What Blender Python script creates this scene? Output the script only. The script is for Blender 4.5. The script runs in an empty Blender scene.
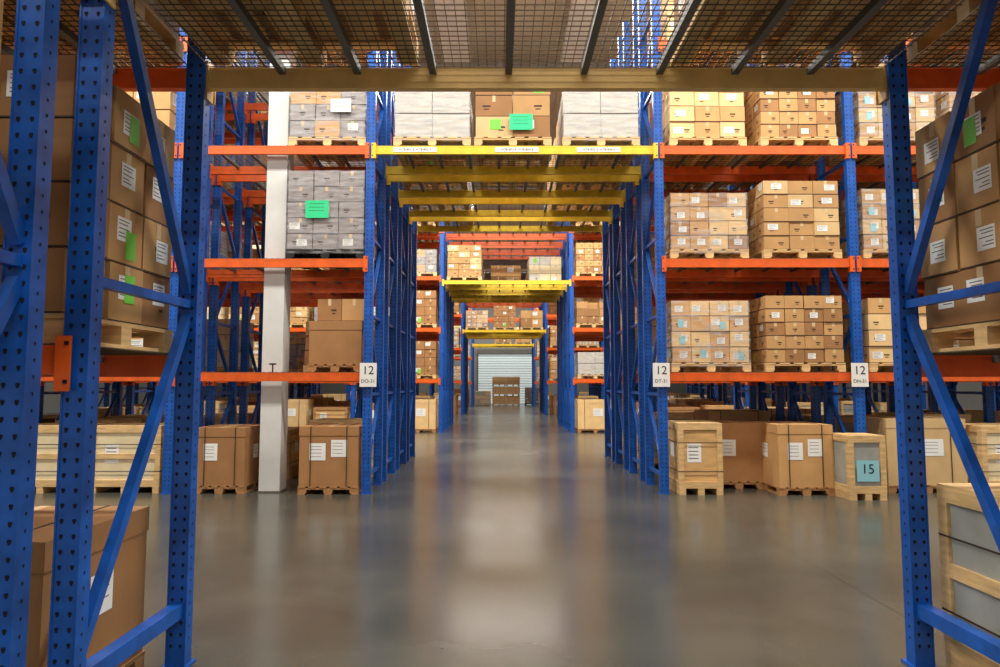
import bpy, math, random
from mathutils import Vector
random.seed(7)
scene = bpy.context.scene
scene.view_settings.view_transform = 'Standard'
COL = scene.collection

# ---------------------------------------------------------------- materials
MATS = {}
def srgb(r, g, b):
    f = lambda c: ((c/255)/12.92 if c/255 <= 0.04045 else ((c/255+0.055)/1.055)**2.4)
    return (f(r), f(g), f(b), 1)

def mat(name, rgb, rough=0.6, metal=0.0, var=0.12, scale=6.0, objvar=0.0, bump=0.0, stretch=(1, 1, 1), emit=0.0):
    m = bpy.data.materials.new(name); m.use_nodes = True
    nt = m.node_tree; N = nt.nodes; L = nt.links
    b = N['Principled BSDF']
    b.inputs['Roughness'].default_value = rough
    b.inputs['Metallic'].default_value = metal
    tc = N.new('ShaderNodeTexCoord'); mp = N.new('ShaderNodeMapping'); mp.inputs['Scale'].default_value = stretch
    L.new(tc.outputs['Object'], mp.inputs['Vector'])
    nz = N.new('ShaderNodeTexNoise'); nz.inputs['Scale'].default_value = scale; nz.inputs['Detail'].default_value = 5
    L.new(mp.outputs['Vector'], nz.inputs['Vector'])
    mr = N.new('ShaderNodeMapRange'); mr.inputs['From Min'].default_value = .25; mr.inputs['From Max'].default_value = .75
    mr.inputs['To Min'].default_value = 1-var; mr.inputs['To Max'].default_value = 1+var
    L.new(nz.outputs['Fac'], mr.inputs['Value'])
    val = mr.outputs['Result']
    if objvar:
        oi = N.new('ShaderNodeObjectInfo'); mr2 = N.new('ShaderNodeMapRange')
        mr2.inputs['To Min'].default_value = 1-objvar; mr2.inputs['To Max'].default_value = 1+objvar
        L.new(oi.outputs['Random'], mr2.inputs['Value'])
        mu = N.new('ShaderNodeMath'); mu.operation = 'MULTIPLY'
        L.new(val, mu.inputs[0]); L.new(mr2.outputs['Result'], mu.inputs[1]); val = mu.outputs[0]
    vm = N.new('ShaderNodeVectorMath'); vm.operation = 'SCALE'; vm.inputs[0].default_value = srgb(*rgb)[:3]
    L.new(val, vm.inputs['Scale']); L.new(vm.outputs[0], b.inputs['Base Color'])
    if bump:
        bp = N.new('ShaderNodeBump'); bp.inputs['Strength'].default_value = bump; bp.inputs['Distance'].default_value = .02
        L.new(nz.outputs['Fac'], bp.inputs['Height']); L.new(bp.outputs[0], b.inputs['Normal'])
    if emit:
        L.new(vm.outputs[0], b.inputs['Emission Color']); b.inputs['Emission Strength'].default_value = emit
    MATS[name] = m
    return m

mat('blue_paint', (20, 86, 174), .34, var=.32, scale=9)
mat('orange_paint', (230, 98, 30), .42, var=.2)
mat('yellow_paint', (240, 202, 50), .42, var=.18)
mat('yellow_paint_lit', (234, 192, 116), .4, var=.15)  # yellow beam paint again, the near beam's different lighting put into its colour
mat('hole_dark', (10, 13, 26), .9, var=.0)
mat('galv_steel', (105, 104, 98), .5, metal=.5, var=.15)
mat('deck_wire', (112, 96, 74), .5, metal=.4, var=.1)
mat('card_a', (200, 154, 98), .8, var=.10, objvar=.18, scale=4)
mat('card_b', (168, 121, 74), .8, var=.12, objvar=.18, scale=4)
mat('card_c', (224, 188, 132), .8, var=.10, objvar=.15, scale=4)
mat('card_gray', (150, 142, 138), .55, var=.2, scale=7, objvar=.1)
mat('card_white', (200, 194, 182), .7, var=.08)
mat('card_cream', (232, 214, 172), .7, var=.10, scale=5)
mat('tape', (214, 186, 140), .35, var=.05)
mat('ink', (60, 42, 32), .8, var=.1)
mat('black', (20, 20, 20), .7, var=.1)
mat('label_white', (244, 244, 238), .6, var=.03)
mat('label_green', (120, 210, 70), .6, var=.05)
mat('label_teal', (40, 210, 140), .6, var=.05)
mat('label_blue', (150, 210, 220), .6, var=.05)
mat('label_yellow', (230, 222, 90), .6, var=.05)
mat('wood', (224, 186, 128), .75, var=.28, scale=5, stretch=(1, 1, 6), objvar=.08)
mat('wood_dark', (172, 126, 78), .8, var=.28, scale=5, stretch=(6, 1, 6), objvar=.1)
mat('plywood', (216, 172, 112), .7, var=.25, scale=3, stretch=(1, 1, 5))
mat('panel_gray', (165, 166, 158), .3, var=.25, scale=4)
mat('column_paint', (212, 212, 206), .6, var=.08, scale=3)
mat('wall_paint', (130, 130, 126), .8, var=.05)
mat('ceiling_paint', (200, 192, 174), .8, var=.08)
mat('door_white_glow', (200, 214, 214), .5, var=.04, emit=.34)  # added emission stands in for daylight on the roll-up door slats
mat('fixture', (200, 200, 196), .5)

def film():
    m = bpy.data.materials.new('stretch_film'); m.use_nodes = True
    nt = m.node_tree; N = nt.nodes; L = nt.links
    b = N['Principled BSDF']; b.inputs['Base Color'].default_value = (.6, .61, .62, 1); b.inputs['Roughness'].default_value = .2
    tr = N.new('ShaderNodeBsdfTransparent'); mx = N.new('ShaderNodeMixShader')
    tc = N.new('ShaderNodeTexCoord'); mp = N.new('ShaderNodeMapping'); mp.inputs['Scale'].default_value = (3, 3, 14)
    mp.inputs['Rotation'].default_value = (0.1, .25, .2)
    nz = N.new('ShaderNodeTexNoise'); nz.inputs['Scale'].default_value = 1.5; nz.inputs['Detail'].default_value = 6
    mr = N.new('ShaderNodeMapRange'); mr.inputs['From Min'].default_value = .42; mr.inputs['From Max'].default_value = .78
    mr.inputs['To Min'].default_value = .06; mr.inputs['To Max'].default_value = .55
    L.new(tc.outputs['Object'], mp.inputs[0]); L.new(mp.outputs[0], nz.inputs['Vector']); L.new(nz.outputs['Fac'], mr.inputs['Value'])
    L.new(mr.outputs[0], mx.inputs[0]); L.new(tr.outputs[0], mx.inputs[1]); L.new(b.outputs[0], mx.inputs[2])
    L.new(mx.outputs[0], N['Material Output'].inputs['Surface'])
    MATS['stretch_film'] = m
film()

# floor : polished concrete
m = bpy.data.materials.new('polished_concrete'); m.use_nodes = True
nt = m.node_tree; N = nt.nodes; L = nt.links
b = N['Principled BSDF']
tc = N.new('ShaderNodeTexCoord')
n1 = N.new('ShaderNodeTexNoise'); n1.inputs['Scale'].default_value = .5; n1.inputs['Detail'].default_value = 7; n1.inputs['Roughness'].default_value = .5
n2 = N.new('ShaderNodeTexNoise'); n2.inputs['Scale'].default_value = 3.5; n2.inputs['Detail'].default_value = 4
for n in (n1, n2): L.new(tc.outputs['Object'], n.inputs['Vector'])
cr = N.new('ShaderNodeValToRGB')
cr.color_ramp.elements[0].position = .25; cr.color_ramp.elements[0].color = srgb(62, 62, 55)
cr.color_ramp.elements[1].position = .75; cr.color_ramp.elements[1].color = srgb(94, 93, 83)
L.new(n1.outputs['Fac'], cr.inputs[0])
mr = N.new('ShaderNodeMapRange'); mr.inputs['From Min'].default_value = .3; mr.inputs['From Max'].default_value = .7
mr.inputs['To Min'].default_value = .93; mr.inputs['To Max'].default_value = 1.06
L.new(n2.outputs['Fac'], mr.inputs['Value'])
br = N.new('ShaderNodeTexBrick'); br.offset = 0; br.inputs['Scale'].default_value = 1
br.inputs['Brick Width'].default_value = 5.9; br.inputs['Row Height'].default_value = 5.9; br.inputs['Mortar Size'].default_value = .006
br.inputs['Color1'].default_value = (1, 1, 1, 1); br.inputs['Color2'].default_value = (.93, .93, .93, 1); br.inputs['Mortar'].default_value = (.5, .5, .5, 1)
mpb = N.new('ShaderNodeMapping'); mpb.inputs['Location'].default_value = (3.2, 2.3, 0)
L.new(tc.outputs['Object'], mpb.inputs[0]); L.new(mpb.outputs[0], br.inputs['Vector'])
v1 = N.new('ShaderNodeVectorMath'); v1.operation = 'SCALE'; L.new(cr.outputs[0], v1.inputs[0]); L.new(mr.outputs[0], v1.inputs['Scale'])
v2 = N.new('ShaderNodeVectorMath'); v2.operation = 'MULTIPLY'; L.new(v1.outputs[0], v2.inputs[0]); L.new(br.outputs['Color'], v2.inputs[1])
L.new(v2.outputs[0], b.inputs['Base Color'])
mr3 = N.new('ShaderNodeMapRange'); mr3.inputs['From Min'].default_value = .3; mr3.inputs['From Max'].default_value = .7
mr3.inputs['To Min'].default_value = .19; mr3.inputs['To Max'].default_value = .26
L.new(n1.outputs['Fac'], mr3.inputs['Value']); L.new(mr3.outputs[0], b.inputs['Roughness'])
b.inputs['Specular IOR Level'].default_value = .65
MATS['polished_concrete'] = m

# ---------------------------------------------------------------- mesh builder
class MB:
    def __init__(s): s.v = []; s.f = []; s.m = []; s.names = []
    def mi(s, n):
        if n not in s.names: s.names.append(n)
        return s.names.index(n)
    def box(s, x0, x1, y0, y1, z0, z1, mt):
        i = len(s.v); k = s.mi(mt)
        s.v += [(x0,y0,z0),(x1,y0,z0),(x1,y1,z0),(x0,y1,z0),(x0,y0,z1),(x1,y0,z1),(x1,y1,z1),(x0,y1,z1)]
        for q in ((0,3,2,1),(4,5,6,7),(0,1,5,4),(1,2,6,5),(2,3,7,6),(3,0,4,7)):
            s.f.append(tuple(i+a for a in q)); s.m.append(k)
    def bar(s, p, q, w, h, mt):
        p = Vector(p); q = Vector(q); d = (q-p).normalized()
        up = Vector((1, 0, 0)) if abs(d.x) < .9 else Vector((0, 0, 1))
        a = d.cross(up).normalized()*h/2; c = up*w/2
        i = len(s.v); k = s.mi(mt)
        for o in (p, q):
            for sa, sc in ((-1,-1),(1,-1),(1,1),(-1,1)):
                s.v.append(tuple(o+a*sa+c*sc))
        for t in ((0,1,2,3),(7,6,5,4),(0,4,5,1),(1,5,6,2),(2,6,7,3),(3,7,4,0)):
            s.f.append(tuple(i+x for x in t)); s.m.append(k)
    def poly(s, pts, mt):
        i = len(s.v); s.v += [tuple(p) for p in pts]; s.f.append(tuple(range(i, i+len(pts)))); s.m.append(s.mi(mt))
    def rect(s, side, pos, a0, a1, z0, z1, mt):
        if side == '-y': pts = [(a0,pos,z0),(a1,pos,z0),(a1,pos,z1),(a0,pos,z1)]
        elif side == '+y': pts = [(a1,pos,z0),(a0,pos,z0),(a0,pos,z1),(a1,pos,z1)]
        elif side == '-x': pts = [(pos,a1,z0),(pos,a0,z0),(pos,a0,z1),(pos,a1,z1)]
        else: pts = [(pos,a0,z0),(pos,a1,z0),(pos,a1,z1),(pos,a0,z1)]
        s.poly(pts, mt)
    def hexa(s, side, pos, a, z, r, mt):
        pts = []
        for j, (ca, cz) in enumerate(((-.55,.9),(.55,.9),(.9,.3),(.35,-1.1),(-.35,-1.1),(-.9,.3))):
            aa, zz = a+ca*r, z+cz*r
            pts.append((aa,pos,zz) if side[1] == 'y' else (pos,aa,zz))
        s.poly(pts, mt)
    def mesh(s, name):
        me = bpy.data.meshes.new(name); me.from_pydata(s.v, [], s.f)
        for n in s.names: me.materials.append(MATS[n])
        me.polygons.foreach_set('material_index', s.m); me.update()
        return me
def obj(name, me, loc=(0,0,0), parent=None, rz=0.0):
    o = bpy.data.objects.new(name, me); o.location = loc; o.rotation_euler = (0,0,rz)
    COL.objects.link(o)
    if parent: o.parent = parent
    return o

# ---------------------------------------------------------------- racks
PW, PD = .12, .09
XL, XR, BAY = -1.90, 2.33, 2.82     # post centres beside the passage
def post(mb, x, y, h):
    hw = PW/2; hd = PD/2
    mb.box(x-hw, x+hw, y-hd, y+hd, .01, h, 'blue_paint')
    mb.box(x-hw-.02, x+hw+.02, y-hd-.02, y+hd+.02, 0, .012, 'blue_paint')
    for side, sg in (('-y',-1),('+y',1)):
        z = .12
        while z < h-.05:
            for dx in (-.26*PW, .26*PW):
                mb.hexa(side, y+sg*(hd+.0015), x+dx, z, .010, 'hole_dark')
            z += .062
    for side, sg in (('-x',-1),('+x',1)):
        z = .15
        while z < h-.05:
            mb.hexa(side, x+sg*(hw+.0015), y, z, .007, 'hole_dark'); z += .062
    for sx in (-1, 1):
        mb.box(x+sx*hw-.004, x+sx*hw+.004, y-hd-.004, y-hd+.012, .012, h, 'blue_paint')

def frame(mb, x, y0, y1, h, near=False):
    post(mb, x, y0+PD/2, h); post(mb, x, y1-PD/2, h)
    ya, yb = y0+PD, y1-PD
    if near:
        hs = [.31, 2.0, 3.7, 5.4, 7.1]
        mb.bar((x, ya, hs[0]), (x, yb, hs[0]), .07, .075, 'blue_paint')
    else:
        hs = [.25+1.15*i for i in range(int((h-.4)/1.15)+1)]
    flip = True
    for i, z in enumerate(hs):
        mb.bar((x, ya, z), (x, yb, z), .045, .045, 'blue_paint')
        if i+1 < len(hs):
            z2 = hs[i+1]
            a, c = (ya, yb) if flip else (yb, ya)
            mb.bar((x, a, z+.07), (x, c, z2-.07), .045, .05, 'blue_paint'); flip = not flip

def beam(mb, xa, xb, y, z, mt, out):
    mb.box(xa, xb, y-.025, y+.025, z-.06, z+.06, mt)
    mb.box(xa, xb, y-.027, y+.027, z+.045, z+.062, mt)
    for xx, s in ((xa, 1), (xb, -1)):
        yy = y+out*.02
        mb.box(min(xx, xx+s*.012), max(xx, xx+s*.012), y-.04, y+.04, z-.13, z+.10, mt)
        mb.box(min(xx-s*.045, xx+s*.02), max(xx-s*.045, xx+s*.02), yy+out*.030-.004, yy+out*.030+.004, z-.13, z+.10, mt)
        for dz in (-.09, .07):
            mb.box(xx-s*.028-.008, xx-s*.028+.008, yy+out*.036-.003, yy+out*.036+.003, z+dz-.008, z+dz+.008, 'hole_dark')

def deck(mb, xa, xb, y0, y1, z, pitch, wire=.004, sup=.45, excl=None):
    def segs(a, b, c, lo, hi, clo, chi):
        if excl and clo < c < chi and a < hi and b > lo: return [(a, lo), (hi, b)]
        return [(a, b)]
    ex = excl or (0, 0, 0, 0)
    n = max(2, round((xb-xa)/pitch))
    for i in range(n+1):
        x = xa+.01+(xb-xa-.02)*i/n
        for a, c in segs(y0, y1, x, ex[2], ex[3], ex[0], ex[1]):
            mb.box(x-wire/2, x+wire/2, a, c, z-wire, z, 'deck_wire')
    n = max(2, round((y1-y0)/pitch))
    for i in range(n+1):
        y = y0+.01+(y1-y0-.02)*i/n
        for a, c in segs(xa, xb, y, ex[0], ex[1], ex[2], ex[3]):
            mb.box(a, c, y-wire/2, y+wire/2, z-2*wire, z-wire, 'deck_wire')
    k = round((xb-xa)/sup)
    for i in range(1, k):
        x = xa+(xb-xa)*i/k
        if excl and ex[0]-.02 < x < ex[1]+.02: continue
        mb.box(x-.02, x+.02, y0+.03, y1-.03, z-.05, z-2*wire, 'galv_steel')

LV = [1.65, 3.3, 4.98, 6.6]
DEP = .98
def rack_mesh(name, nl, nr, h, levels, tun_levels, tun_mat, near=False, depth=DEP, dpitch=.09, wire=.006, XL=XL, XR=XR, excl=None):
    mb = MB()
    xs = [XL-BAY*i for i in range(nl, -1, -1)] + [XR+BAY*i for i in range(0, nr+1)]
    for x in xs: frame(mb, x, 0, depth, h, near)
    for i in range(len(xs)-1):
        xa, xb = xs[i]+PW/2, xs[i+1]-PW/2
        tun = (i == nl)
        for z in (tun_levels if tun else levels):
            mt = tun_mat if (tun and z == tun_levels[0]) else 'orange_paint'
            for y, out in ((.025, -1), (depth-.025, 1)):
                beam(mb, xa, xb, y, z, mt, out)
            deck(mb, xa, xb, 0.0, depth, z+.062+2*wire, dpitch, wire, excl=excl if i == nl-1 else None)
    return mb.mesh(name)
def decktop(z, wire=.006): return z+.062+2*wire+.001

# ---------------------------------------------------------------- goods
def pallet(mb, w, d, mt='wood', h=.13):
    x0, x1, y0, y1 = -w/2, w/2, -d/2, d/2
    n = 6
    bw = w/n*.72
    for i in range(n):
        x = x0+bw/2+(w-bw)*i/(n-1)
        mb.box(x-bw/2, x+bw/2, y0, y1, h-.02, h, mt)
    for yy in (y0+.05, 0, y1-.05):
        mb.box(x0, x1, yy-.045, yy+.045, h-.042, h-.02, mt)
        for xx in (x0+.06, 0, x1-.06):
            mb.box(xx-.06, xx+.06, yy-.045, yy+.045, .02, h-.042, mt)
    for xx in (x0+.05, 0, x1-.05):
        mb.box(xx-.05, xx+.05, y0, y1, 0, .02, mt)

def cartons(mb, w, d, z0, nx, ny, nz, ch, mats, rnd, lab=.35, green=.1, ink=.5, tape=.7, skip_top=0, labs='label_white', gr='label_green'):
    cw, cd = w/nx, d/ny; g = .004
    for k in range(nz):
        for i in range(nx):
            for j in range(ny):
                if 0 < i < nx-1 and 0 < j < ny-1 and k < nz-1: continue
                if k == nz-1 and rnd.random() < skip_top: continue
                mt = rnd.choice(mats)
                jx, jy = rnd.uniform(-.006, .006), rnd.uniform(-.01, .01)
                xa, xb = -w/2+i*cw+g+jx, -w/2+(i+1)*cw-g+jx
                ya, yb = -d/2+j*cd+g+jy, -d/2+(j+1)*cd-g+jy
                za, zb = z0+k*ch+.002, z0+(k+1)*ch-.003
                mb.box(xa, xb, ya, yb, za, zb, mt)
                if tape and k == nz-1: mb.box((xa+xb)/2-.025, (xa+xb)/2+.025, ya, yb, zb, zb+.001, 'tape')
                sides = []
                if j == 0: sides.append(('-y', ya-.0015, xa, xb))
                if j == ny-1: sides.append(('+y', yb+.0015, xa, xb))
                if i == 0: sides.append(('-x', xa-.0015, ya, yb))
                if i == nx-1: sides.append(('+x', xb+.0015, ya, yb))
                for sd, pos, a0, a1 in sides:
                    W = a1-a0; H = zb-za
                    s1 = 1 if sd[0] == '+' else -1
                    mb.rect(sd, pos-.0008*s1, a0, a1, za, za+.008, 'ink')
                    if rnd.random() < tape:
                        c = (a0+a1)/2; mb.rect(sd, pos, c-.022, c+.022, zb-H*.3, zb, 'tape')
                    if rnd.random() < ink:
                        c = a0+W*rnd.choice((.3, .5, .68)); z = za+H*.45
                        mb.rect(sd, pos+.0003*s1, c-W*.11, c+W*.11, z, z+H*.08, 'ink')
                        mb.rect(sd, pos+.0003*s1, c-W*.07, c+W*.07, z-H*.13, z-H*.08, 'ink')
                    e = .0008*s1
                    if rnd.random() < lab:
                        a = a0+W*rnd.uniform(.06, .45); z = za+H*rnd.uniform(.2, .45)
                        mb.rect(sd, pos+e, a, a+W*.42, z, z+H*.42, labs)
                        for q, ln in ((.36, .34), (.3, .3), (.22, .36), (.14, .2), (.08, .28)):
                            mb.rect(sd, pos+1.6*e, a+W*.04, a+W*(.04+ln*.9), z+H*q-H*.008, z+H*q+H*.008, 'ink')
                    if rnd.random() < green:
                        a = a0+W*rnd.uniform(.3, .55); z = za+H*rnd.uniform(.1, .4)
                        mb.rect(sd, pos+2*e, a, a+W*.3, z, z+H*.5, gr)

def stack(name, w=1.14, d=.95, nx=4, ny=3, nz=4, ch=.23, mats=('card_a','card_b'), seed=1, pal='wood', film=False, **kw):
    mb = MB(); rnd = random.Random(seed)
    pallet(mb, w, d, pal)
    cartons(mb, w-.03, d-.03, .13, nx, ny, nz, ch, mats, rnd, **kw)
    if film:
        f = .008; W, D = w/2+f-.01, d/2+f-.01; z0, z1 = .07, .13+nz*ch+.004
        for sd, pos, a in (('-y',-D,W),('+y',D,W),('-x',-W,D),('+x',W,D)):
            mb.rect(sd, pos, -a, a, z0, z1, 'stretch_film')
    return mb.mesh(name)

def crate(w, d, h, style='slat', label='label_white', seed=0, panel='plywood', fr='wood', strap=True):
    mb = MB()
    for xx in (-w/2+.05, 0, w/2-.05): mb.box(xx-.045, xx+.045, -d/2, d/2, 0, .09, fr)
    mb.box(-w/2, w/2, -d/2, d/2, .09, .11, fr)
    i = .018
    mb.box(-w/2+i, w/2-i, -d/2+i, d/2-i, .11, h-i, panel)
    b = .075
    for sx in (-1, 1):
        for sy in (-1, 1):
            x0 = sx*w/2; y0 = sy*d/2
            mb.box(min(x0, x0-sx*b), max(x0, x0-sx*b), min(y0, y0-sy*i), max(y0, y0-sy*i), .11, h-i, fr)
            mb.box(min(x0, x0-sx*i), max(x0, x0-sx*i), min(y0-sy*i, y0-sy*b), max(y0-sy*i, y0-sy*b), .11, h-i, fr)
    rails = ((.11, .11+b), (h-i-b, h-i)) + (((.11+(h-.13)/2-b/2, .11+(h-.13)/2+b/2),) if style == 'slat' else ())
    for sy in (-1, 1):
        for za, zb in rails:
            y0 = sy*d/2
            mb.box(-w/2+b, w/2-b, min(y0, y0-sy*i), max(y0, y0-sy*i), za, zb, fr)
    for sx in (-1, 1):
        for za, zb in rails:
            x0 = sx*w/2
            mb.box(min(x0, x0-sx*i), max(x0, x0-sx*i), -d/2+b, d/2-b, za, zb, fr)
    n = max(3, int(w/.13))
    for k in range(n):
        x = -w/2+w*k/n; mb.box(x+.002, x+w/n-.002, -d/2, d/2, h-i, h, fr)
    if strap:
        for zz in (h*.32, h*.72):
            for sy in (-1, 1): mb.box(-w/2-.002, w/2+.002, sy*d/2-.002, sy*d/2+.002, zz, zz+.01, 'ink')
            for sx in (-1, 1): mb.box(sx*w/2-.002, sx*w/2+.002, -d/2, d/2, zz, zz+.01, 'ink')
    if label:
        a = -w*.3
        mb.rect('-y', -d/2+i-.003, a, a+.2, h*.45, h*.45+.26, label)
        for q in (.2, .15, .1, .05): mb.rect('-y', -d/2+i-.004, a+.02, a+.16, h*.45+q, h*.45+q+.01, 'ink')
        for sx, sd in ((-1,'-x'),(1,'+x')):
            mb.rect(sd, sx*(w/2-i+.003), -.1, .1, h*.5, h*.5+.2, label)
    return mb.mesh('crate')

def bigbox(w, d, h, card='card_b', labels=2, pal='wood_dark', straps=True, off=0.0):
    mb = MB(); pallet(mb, w, d, pal, .11)
    mb.box(-w/2+.01, w/2-.01, -d/2+.01, d/2-.01, .11, h-.006, card)
    mb.box(-w/2+.004, w/2-.004, -d/2+.004, d/2-.004, h-.13, h-.004, card)
    mb.box(-w/2+.004, -.002, -d/2+.004, d/2-.004, h-.004, h, card)
    mb.box(.002, w/2-.004, -d/2+.004, d/2-.004, h-.004, h, card)
    mb.box(-.03, .03, -d/2+.004, d/2-.004, h, h+.001, 'tape')
    for k in range(labels):
        a = -w*.32+off+k*w*.36; z = h*(.5+.05*k)
        mb.rect('-y', -d/2+.006, a, a+w*.27, z, z+.24, 'label_white')
        for q in (.19, .15, .1, .05): mb.rect('-y', -d/2+.005, a+.02, a+w*.2, z+q, z+q+.005, 'ink')
    for sd, sx in (('+x',1),('-x',-1)):
        mb.rect(sd, sx*(w/2-.006), -d*.1, d*.12, h*.5, h*.5+.2, 'label_white')
        for q in (.16, .12, .07): mb.rect(sd, sx*(w/2-.005), -d*.07, d*.08, h*.5+q, h*.5+q+.005, 'ink')
    if straps:
        for x in (-w*.3, w*.3):
            mb.box(x-.006, x+.006, -d/2, d/2, h, h+.003, 'ink')
            for sy in (-1, 1): mb.box(x-.006, x+.006, sy*d/2-.002, sy*d/2+.002, .11, h+.003, 'ink')
    return mb.mesh('bigbox')

S = {}
S['brown_labels'] = stack('s1', nx=4, nz=4, ch=.225, mats=('card_c','card_a'), seed=11, lab=.8, green=.16, ink=.7, film=True, gr='label_blue')
S['brown_tight'] = stack('s2', nx=4, nz=5, ch=.195, mats=('card_a','card_a','card_b'), seed=12, lab=.25, green=.12, ink=.95, gr='label_yellow')
S['brown_mid'] = stack('s3', nx=3, nz=4, ch=.235, mats=('card_a','card_c'), seed=13, lab=.3, green=.0, ink=.9)
S['brown_wide'] = stack('s3b', nx=3, nz=5, ch=.205, mats=('card_a','card_c','card_a'), seed=43, lab=.4, green=.05, ink=.8)
S['brown_wrap'] = stack('s4', nx=4, nz=4, ch=.21, mats=('card_a','card_b','card_c'), seed=14, lab=.6, green=.0, film=True)
S['gray'] = stack('s5', nx=3, nz=5, ch=.235, mats=('card_gray',), seed=15, lab=.12, green=.0, ink=1, pal='black', film=True)
S['gray_low'] = stack('s6', nx=3, nz=3, ch=.25, mats=('card_gray','card_gray','card_a'), seed=16, lab=.2, ink=.9, green=0, film=True)
S['wrapped_plain'] = stack('s6b', nx=2, ny=2, nz=2, ch=.36, mats=('card_white',), seed=26, lab=.0, ink=.0, green=0, tape=0, film=True)
S['tall_brown'] = stack('s7', nx=3, nz=4, ch=.27, mats=('card_b',), seed=17, lab=.3, green=.15)
S['low_brown'] = stack('s8', nx=3, nz=3, ch=.24, mats=('card_b','card_a'), seed=18, lab=.3, green=.1, skip_top=.2)
S['white'] = stack('s9', nx=3, nz=3, ch=.3, mats=('card_white','card_cream'), seed=19, lab=.2, ink=.4)
S['mixed'] = stack('s10', nx=2, ny=2, nz=3, ch=.32, mats=('card_a','card_b','card_c'), seed=20, lab=.4, green=.2, skip_top=.25)
S['two_big'] = stack('s11', nx=2, ny=2, nz=2, ch=.42, mats=('card_b','card_a'), seed=21, lab=.5, green=.1, ink=.3, skip_top=.3)
KEYS = ['brown_labels','brown_tight','brown_mid','brown_wrap','tall_brown','low_brown','mixed','two_big','gray_low','white','wrapped_plain','brown_wide']
rj = random.Random(99)
def put(key, x, yf, z, d=.98):
    return obj('pallet_of_cardboard_boxes', S[key], (x+rj.uniform(-.02, .02), yf+d/2, z), rz=rj.uniform(-.012, .012))
def tag(o, x, z, w, h, mt, y=-.495):
    mb = MB(); mb.rect('-y', y, x-w/2, x+w/2, z-h/2, z+h/2, mt)
    for q in (.3, .1, -.1): mb.rect('-y', y-.001, x-w*.35, x+w*.3, z+h*q, z+h*q+.006, 'ink')
    obj('label', mb.mesh('label'), (0, 0, 0), o)

C = {
 'crate_wood': crate(.62, .8, 1.0, 'plain', 'label_white', panel='plywood'),
 'crate_cream': crate(1.0, .8, .95, 'slat', 'label_white', panel='card_cream'),
 'crate_gray': crate(1.05, .8, 1.0, 'slat', None, panel='panel_gray'),
 'crate_low': crate(1.1, .85, .8, 'plain', 'label_white', panel='plywood', fr='wood_dark'),
 'box_a': bigbox(.85, .85, .95, 'card_b'),
 'box_b': bigbox(.72, .85, .93, 'card_b', labels=1),
 'box_c': bigbox(1.1, .9, .85, 'card_a', labels=1, straps=False),
 'box_d': bigbox(1.15, .9, 1.05, 'card_c', labels=1, off=.3),
}
def putc(key, x, yc, z=0, rz=0):
    nm = 'wooden_crate' if key.startswith('crate') else 'cardboard_crate_on_pallet'
    return obj(nm, C[key], (x, yc, z), rz=rz)

# ---------------------------------------------------------------- room
def slab(name, x0, x1, y0, y1, z0, z1, mt):
    mb = MB(); mb.box(x0, x1, y0, y1, z0, z1, mt); return obj(name, mb.mesh(name))
slab('floor', -24, 24, -8, 54, -.2, 0, 'polished_concrete')
slab('wall_back', -24, 24, 54, 54.2, 0, 10.6, 'wall_paint')
slab('wall_left', -24.2, -24, -8, 54.2, 0, 10.6, 'wall_paint')
slab('wall_right', 24, 24.2, -8, 54.2, 0, 10.6, 'wall_paint')
mb = MB()
mb.box(-24, 24, -8, 54, 10.65, 10.8, 'ceiling_paint')
x = -24
while x < 24: mb.box(x, x+.1, -8, 54, 10.6, 10.65, 'ceiling_paint'); x += .3
obj('ceiling', mb.mesh('ceiling'))
for y in (-2, 8.2, 18.3, 28.4, 38.5, 48.6):
    mb = MB(); mb.box(-23.9, 23.9, -.1, .1, 10.0, 10.03, 'fixture'); mb.box(-23.9, 23.9, -.1, .1, 10.56, 10.59, 'fixture')
    mb.box(-23.9, 23.9, -.01, .01, 10.03, 10.56, 'fixture'); obj('roof_beam', mb.mesh('roof_beam'), (0, y, 0))

mb = MB()
for k in range(20):
    mb.box(-1.75, 2.7, 53.93-.01*(k%2), 53.97, k*.2, k*.2+.17, 'door_white_glow')
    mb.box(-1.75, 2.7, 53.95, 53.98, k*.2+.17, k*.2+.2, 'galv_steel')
for x in (-1.85, 2.7): mb.box(x, x+.1, 53.88, 53.99, 0, 4.1, 'galv_steel')
mb.box(-1.85, 2.8, 53.7, 53.99, 4.0, 4.35, 'galv_steel')
obj('door_1', mb.mesh('door_1'))

# ---------------------------------------------------------------- rack rows
H = 8.2
me_r1 = rack_mesh('rack_a', 4, 4, H, LV, [4.98], 'yellow_paint')
me_r1f = rack_mesh('rack_a_front', 4, 4, H, LV, [4.98], 'yellow_paint', excl=(-3.5, -3.12, .09, .45))
me_r2 = rack_mesh('rack_b', 4, 4, H, LV, [4.85, 6.6], 'yellow_paint', dpitch=.14)
me_r3 = rack_mesh('rack_c', 4, 4, H, LV, [4.2, 6.0], 'yellow_paint', dpitch=.2)
NXL = -1.775; NXR = 2.32; NZ = 3.345
LVN = [1.65, NZ, 5.0, 6.6]
PW, PD = .10, .085
me_near = rack_mesh('rack_near', 2, 2, H, LVN, [NZ, 6.6], 'yellow_paint_lit', near=True, depth=1.06, dpitch=.05, wire=.005, XL=NXL, XR=NXR)
PW, PD = .12, .09

rows = {1: 9.57, 2: 21.5, 3: 33.4, 4: 45.3}
OFF = [0, 1.32, 2.72, 4.04]
for r, y0 in rows.items():
    for i, o in enumerate(OFF):
        if r == 4 and i > 1: continue
        me = {1: me_r1, 2: me_r2, 3: me_r3, 4: me_r3}[r]
        if r == 1 and i == 0: me = me_r1f
        obj('pallet_rack', me, (0, y0+o, 0))
YN = 2.79; YN2 = 1.45
obj('pallet_rack', me_near, (0, YN, 0)); obj('pallet_rack', me_near, (0, YN2, 0))

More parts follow.
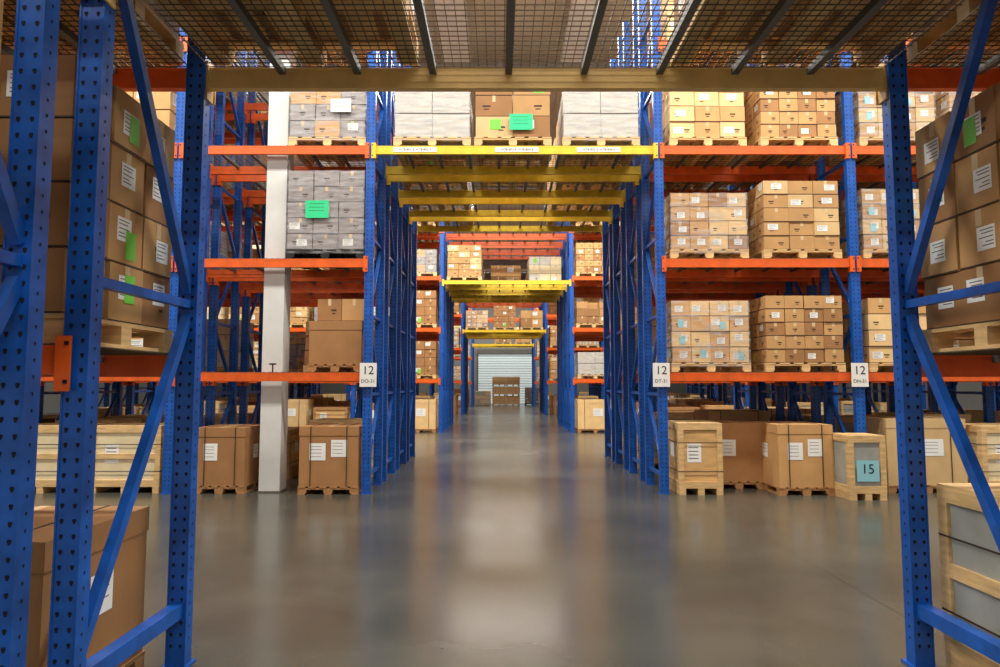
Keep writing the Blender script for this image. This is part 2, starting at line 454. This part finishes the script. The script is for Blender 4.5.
def bays(n):
    out = []
    for i in range(n):
        out.append((XL-BAY*(i+1)+PW/2, XL-BAY*i-PW/2)); out.append((XR+BAY*i+PW/2, XR+BAY*(i+1)-PW/2))
    return out
def slots(a, b, n=2):
    W = (b-a)/n
    return [a+W*(k+.5) for k in range(n)]
RB = bays(4)
rnd = random.Random(3)
Y1 = rows[1]
lb = (XL-BAY+PW/2, XL-PW/2); rb = (XR+PW/2, XR+BAY-PW/2)
r0, r1_ = slots(*rb)
put('brown_labels', r0-.02, Y1, decktop(LV[0])); put('brown_tight', r1_, Y1, decktop(LV[0]))
put('brown_wrap', r0-.02, Y1, decktop(LV[1])); put('brown_wide', r1_+.0, Y1, decktop(LV[1]))
put('brown_mid', r0, Y1, decktop(LV[2])); put('brown_tight', r1_, Y1, decktop(LV[2]))
put('brown_mid', r0, Y1, decktop(LV[3])); put('white', r1_, Y1, decktop(LV[3]))
o = put('gray', -2.55, Y1, decktop(LV[1])); o.location.x = -2.55; o.rotation_euler.z = 0; tag(o, -.12, .72, .34, .26, 'label_teal')
o = put('gray_low', -2.55, Y1, decktop(LV[2])); o.location.x = -2.55; o.rotation_euler.z = 0; tag(o, .2, .6, .3, .2, 'label_white')
o = put('tall_brown', -2.55, Y1, decktop(LV[3])); o.location.x = -2.55; o.rotation_euler.z = 0
C['loose'] = bigbox(.78, .8, .74, 'card_b', labels=0, straps=False)
mb = MB(); cartons(mb, .72, .6, 0, 2, 1, 1, .33, ('card_b','card_a'), random.Random(4), lab=0, green=0, ink=.2)
S['loose_top'] = mb.mesh('loose_top')
obj('cardboard_box', C['loose'], (-2.39, Y1+.48, decktop(LV[0])))
obj('cardboard_box', S['loose_top'], (-2.33, Y1+.48, decktop(LV[0])+.745))
put('wrapped_plain', -1.02, Y1, decktop(LV[2])); o = put('mixed', .18, Y1, decktop(LV[2])); tag(o, .12, .35, .34, .24, 'label_teal')
put('wrapped_plain', 1.5, Y1, decktop(LV[2]))
for (a, b) in RB[2:]:
    for z in LV:
        for x in slots(a, b):
            if rnd.random() < .85: put(rnd.choice(KEYS[:8]), x, Y1, decktop(z))
# floor goods row 1
putc('box_b', -3.98, Y1+.42); putc('box_a', -2.42, Y1+.36)
putc('crate_wood', 2.82, Y1+.3)
C['box_e'] = bigbox(.75, .85, .97, 'card_b', labels=1, straps=False)
C['box_f'] = bigbox(.78, .95, .98, 'card_a', labels=2)
putc('box_c', 3.78, Y1+1.95); putc('box_e', 3.54, Y1+.85); putc('box_f', 4.28, Y1+.33)
putc('crate_gray', 5.9, Y1+2.0); putc('box_d', 7.2, Y1+1.95)
C['crate_small'] = crate(.5, .5, .86, 'plain', None, panel='panel_gray', strap=False)
small = obj('wooden_crate', C['crate_small'], (4.92, Y1-.29, 0))
mb = MB(); mb.rect('-y', -.256, -.15, .15, .25, .53, 'label_blue')
obj('label', mb.mesh('label'), (0, 0, 0), small)
putc('box_d', 6.1, Y1+.5); putc('crate_cream', 7.35, Y1+.4)
putc('crate_cream', -6.55, Y1+.45); putc('crate_cream', -5.35, Y1+.45)
for x in (-9.55, -8.25, 9.0, 10.1, 11.6, -11.1): putc(rnd.choice(list(C)[:8]), x, Y1+.5)

def fill(r, i, n, p, tun=True, tunz=4.98):
    y = rows[r]+OFF[i]
    for bi, (a, b) in enumerate(bays(n)):
        for z in LV:
            for si, x in enumerate(slots(a, b)):
                if rnd.random() < p: put(rnd.choice(KEYS), x, y, decktop(z))
        for x in slots(a, b):
            if rnd.random() < p*.95:
                putc(rnd.choice(['crate_cream','box_a','box_b','box_c','box_d','crate_low','crate_gray']), x, y+.5)
    if tun:
        for x in slots(XL+.06, XR-.06, 3):
            if rnd.random() < .75: put(rnd.choice(KEYS), x, y, decktop(tunz))
for i in (1, 2, 3):
    y = rows[1]+OFF[i]
    for bi, (a, b) in enumerate(bays(4)):
        for z in LV:
            for x in slots(a, b):
                p = .4 if (bi == 0) else .6
                if bi == 0 and i == 1 and z < 5 and x < -3: p = 0
                if rnd.random() < p: put(rnd.choice(KEYS), x, y, decktop(z))
        if bi in (1, 3, 5) and i == 1: continue
        for x in slots(a, b):
            if rnd.random() < .9: putc(rnd.choice(['crate_cream','box_a','box_c','box_d','crate_low','crate_gray','crate_cream']), x, y+.53)
    for x in slots(XL+.06, XR-.06, 3):
        if rnd.random() < .7: put(rnd.choice(KEYS), x, y, decktop(4.98))
for i in range(4): fill(2, i, 4, .85 if i == 0 else .55, True, 4.85)
for i in range(2): fill(3, i, 4, .8, True, 4.2)
fill(4, 0, 4, .8, True, 4.2)

# near rack goods
S['near_l'] = stack('near_l', w=1.2, d=.95, nx=3, ny=3, nz=4, ch=.29, mats=('card_b','card_a'), seed=31, lab=.9, green=.7, ink=.3)
S['near_r'] = stack('near_r', w=1.2, d=.95, nx=3, ny=3, nz=4, ch=.29, mats=('card_a','card_b'), seed=33, lab=.85, green=.3, ink=.3)
zt = decktop(1.65, .005)
nx_l = NXL-.05-.04-.6; nx_r = NXR+.05+.6+.03
for yy in (YN, YN2):
    yc = yy+.53
    obj('pallet_of_cardboard_boxes', S['near_l'], (nx_l, yc, zt)); obj('pallet_of_cardboard_boxes', S['near_r'], (nx_r, yc, zt))
    obj('pallet_of_cardboard_boxes', S['near_r'], (nx_l-1.3, yc, zt)); obj('pallet_of_cardboard_boxes', S['near_l'], (nx_r+1.3, yc, zt))
for x in (nx_l, nx_l-1.3, nx_r, nx_r+1.3, -1.08, 1.6):
    obj('pallet_of_cardboard_boxes', S['near_l'] if x < 0 else S['near_r'], (x, YN+.53, decktop(NZ, .005)))
C['near_box'] = bigbox(1.15, .85, .88, 'card_b', labels=1)
C['near_crate'] = crate(1.1, .85, 1.0, 'slat', None, panel='panel_gray')
obj('cardboard_crate_on_pallet', C['near_box'], (-2.5, YN+.52, 0))
obj('wooden_crate', C['near_crate'], (2.98, YN+.55, 0))

# column
mb = MB(); mb.box(-.15, .15, -.15, .15, .0, 10.6, 'column_paint')
mb.box(-.17, .17, -.16, .16, 0, .02, 'galv_steel')
mb.box(-.04, .06, -.153, -.15, 1.83, 1.85, 'black'); mb.box(0, .02, -.153, -.15, 1.72, 1.85, 'black')
obj('support_column', mb.mesh('support_column'), (-3.31, Y1+.27, 0))

# signs + labels
def text(s, size, loc, parent, mt='black'):
    cu = bpy.data.curves.new('text', 'FONT'); cu.body = s; cu.size = size; cu.align_x = 'CENTER'; cu.align_y = 'CENTER'
    cu.materials.append(MATS[mt]); t = bpy.data.objects.new('text', cu); t.location = loc; t.rotation_euler = (math.pi/2, 0, 0)
    COL.objects.link(t); t.parent = parent
for x, a, b in ((-1.88, '12', 'DO-31'), (2.30, '12', 'DT-31'), (5.13, '12', 'DH-31')):
    mb = MB(); mb.box(-.12, .12, -.006, 0, -.17, .17, 'label_white')
    o = obj('rack_location_sign', mb.mesh('sign'), (x, Y1-.045, 1.68))
    text(a, .17, (0, -.008, .06), o); text(b, .07, (0, -.008, -.09), o)
for i, x in enumerate((-1.25, .25, 1.45)):
    mb = MB(); mb.box(-.32, .32, -.002, 0, -.035, .035, 'label_white')
    o = obj('beam_label', mb.mesh('lab'), (x, Y1-.004, 4.985))
    text('W78-80%d-E W78-80%d-E' % (2*i+1, 2*i+2), .05, (0, -.004, 0), o)
text('15', .18, (0, -.258, .41), small)

# far goods
mb = MB()
for k in range(3):
    for i in range(2):
        mb.box(-1.0+i, -.02+i, -.5, .5, k*.7+.1, k*.7+.66, 'card_c')
        for zz in (0, .22, .46): mb.box(-1.0+i, -.02+i, -.52, -.5, k*.7+.1+zz, k*.7+.2+zz, 'wood')
        for xx in (-.95, -.5, -.1): mb.box(xx+i-.05, xx+i+.05, -.5, .5, k*.7, k*.7+.1, 'wood_dark')
obj('wooden_crate_stack', mb.mesh('far_stack'), (.45, 48.6, 0))
obj('pallet_of_cardboard_boxes', S['white'], (-1.25, 48.9, 0)); obj('pallet_of_cardboard_boxes', S['white'], (-1.25, 50.4, 0))
obj('pallet_of_cardboard_boxes', S['gray'], (2.4, 49.5, 0)); obj('pallet_of_cardboard_boxes', S['tall_brown'], (-2.8, 49.2, 0))

# ---------------------------------------------------------------- lights
def strip(y, power, length=26, z=9.75, w=.7, color=(1, .97, .905), x=0, rz=0):
    mb = MB(); mb.box(-length/2, length/2, -w/2, w/2, .02, .14, 'fixture')
    for xx in (-length*.4, 0, length*.4): mb.box(xx-.02, xx+.02, -.02, .02, .14, 10.6-z, 'fixture')
    o = obj('ceiling_light', mb.mesh('ceiling_light'), (x, y, z), rz=rz)
    ld = bpy.data.lights.new('lamp', 'AREA'); ld.shape = 'RECTANGLE'; ld.size = length; ld.size_y = w; ld.energy = power; ld.color = color
    l = bpy.data.objects.new('lamp', ld); COL.objects.link(l); l.parent = o
strip(6.7, 2350); strip(17.9, 2400); strip(30.3, 2200); strip(42.3, 2200); strip(48.0, 1000, length=14)
strip(0, 900); strip(-4, 1200)
strip(14.0, 500, length=5, x=-1.1, rz=math.pi/2); strip(14.0, 400, length=5, x=1.9, rz=math.pi/2)

w = bpy.data.worlds.new('world'); scene.world = w; w.use_nodes = True
w.node_tree.nodes['Background'].inputs[0].default_value = (1, .98, .95, 1)
w.node_tree.nodes['Background'].inputs[1].default_value = .5

# ---------------------------------------------------------------- camera
cd = bpy.data.cameras.new('camera'); cd.lens = 24; cd.sensor_width = 36; cd.clip_start = .05; cd.clip_end = 200
cam = bpy.data.objects.new('camera', cd); COL.objects.link(cam)
cam.location = (0, 0, 1.55); cam.rotation_euler = (math.radians(90+4.33), 0, 0)
scene.camera = cam
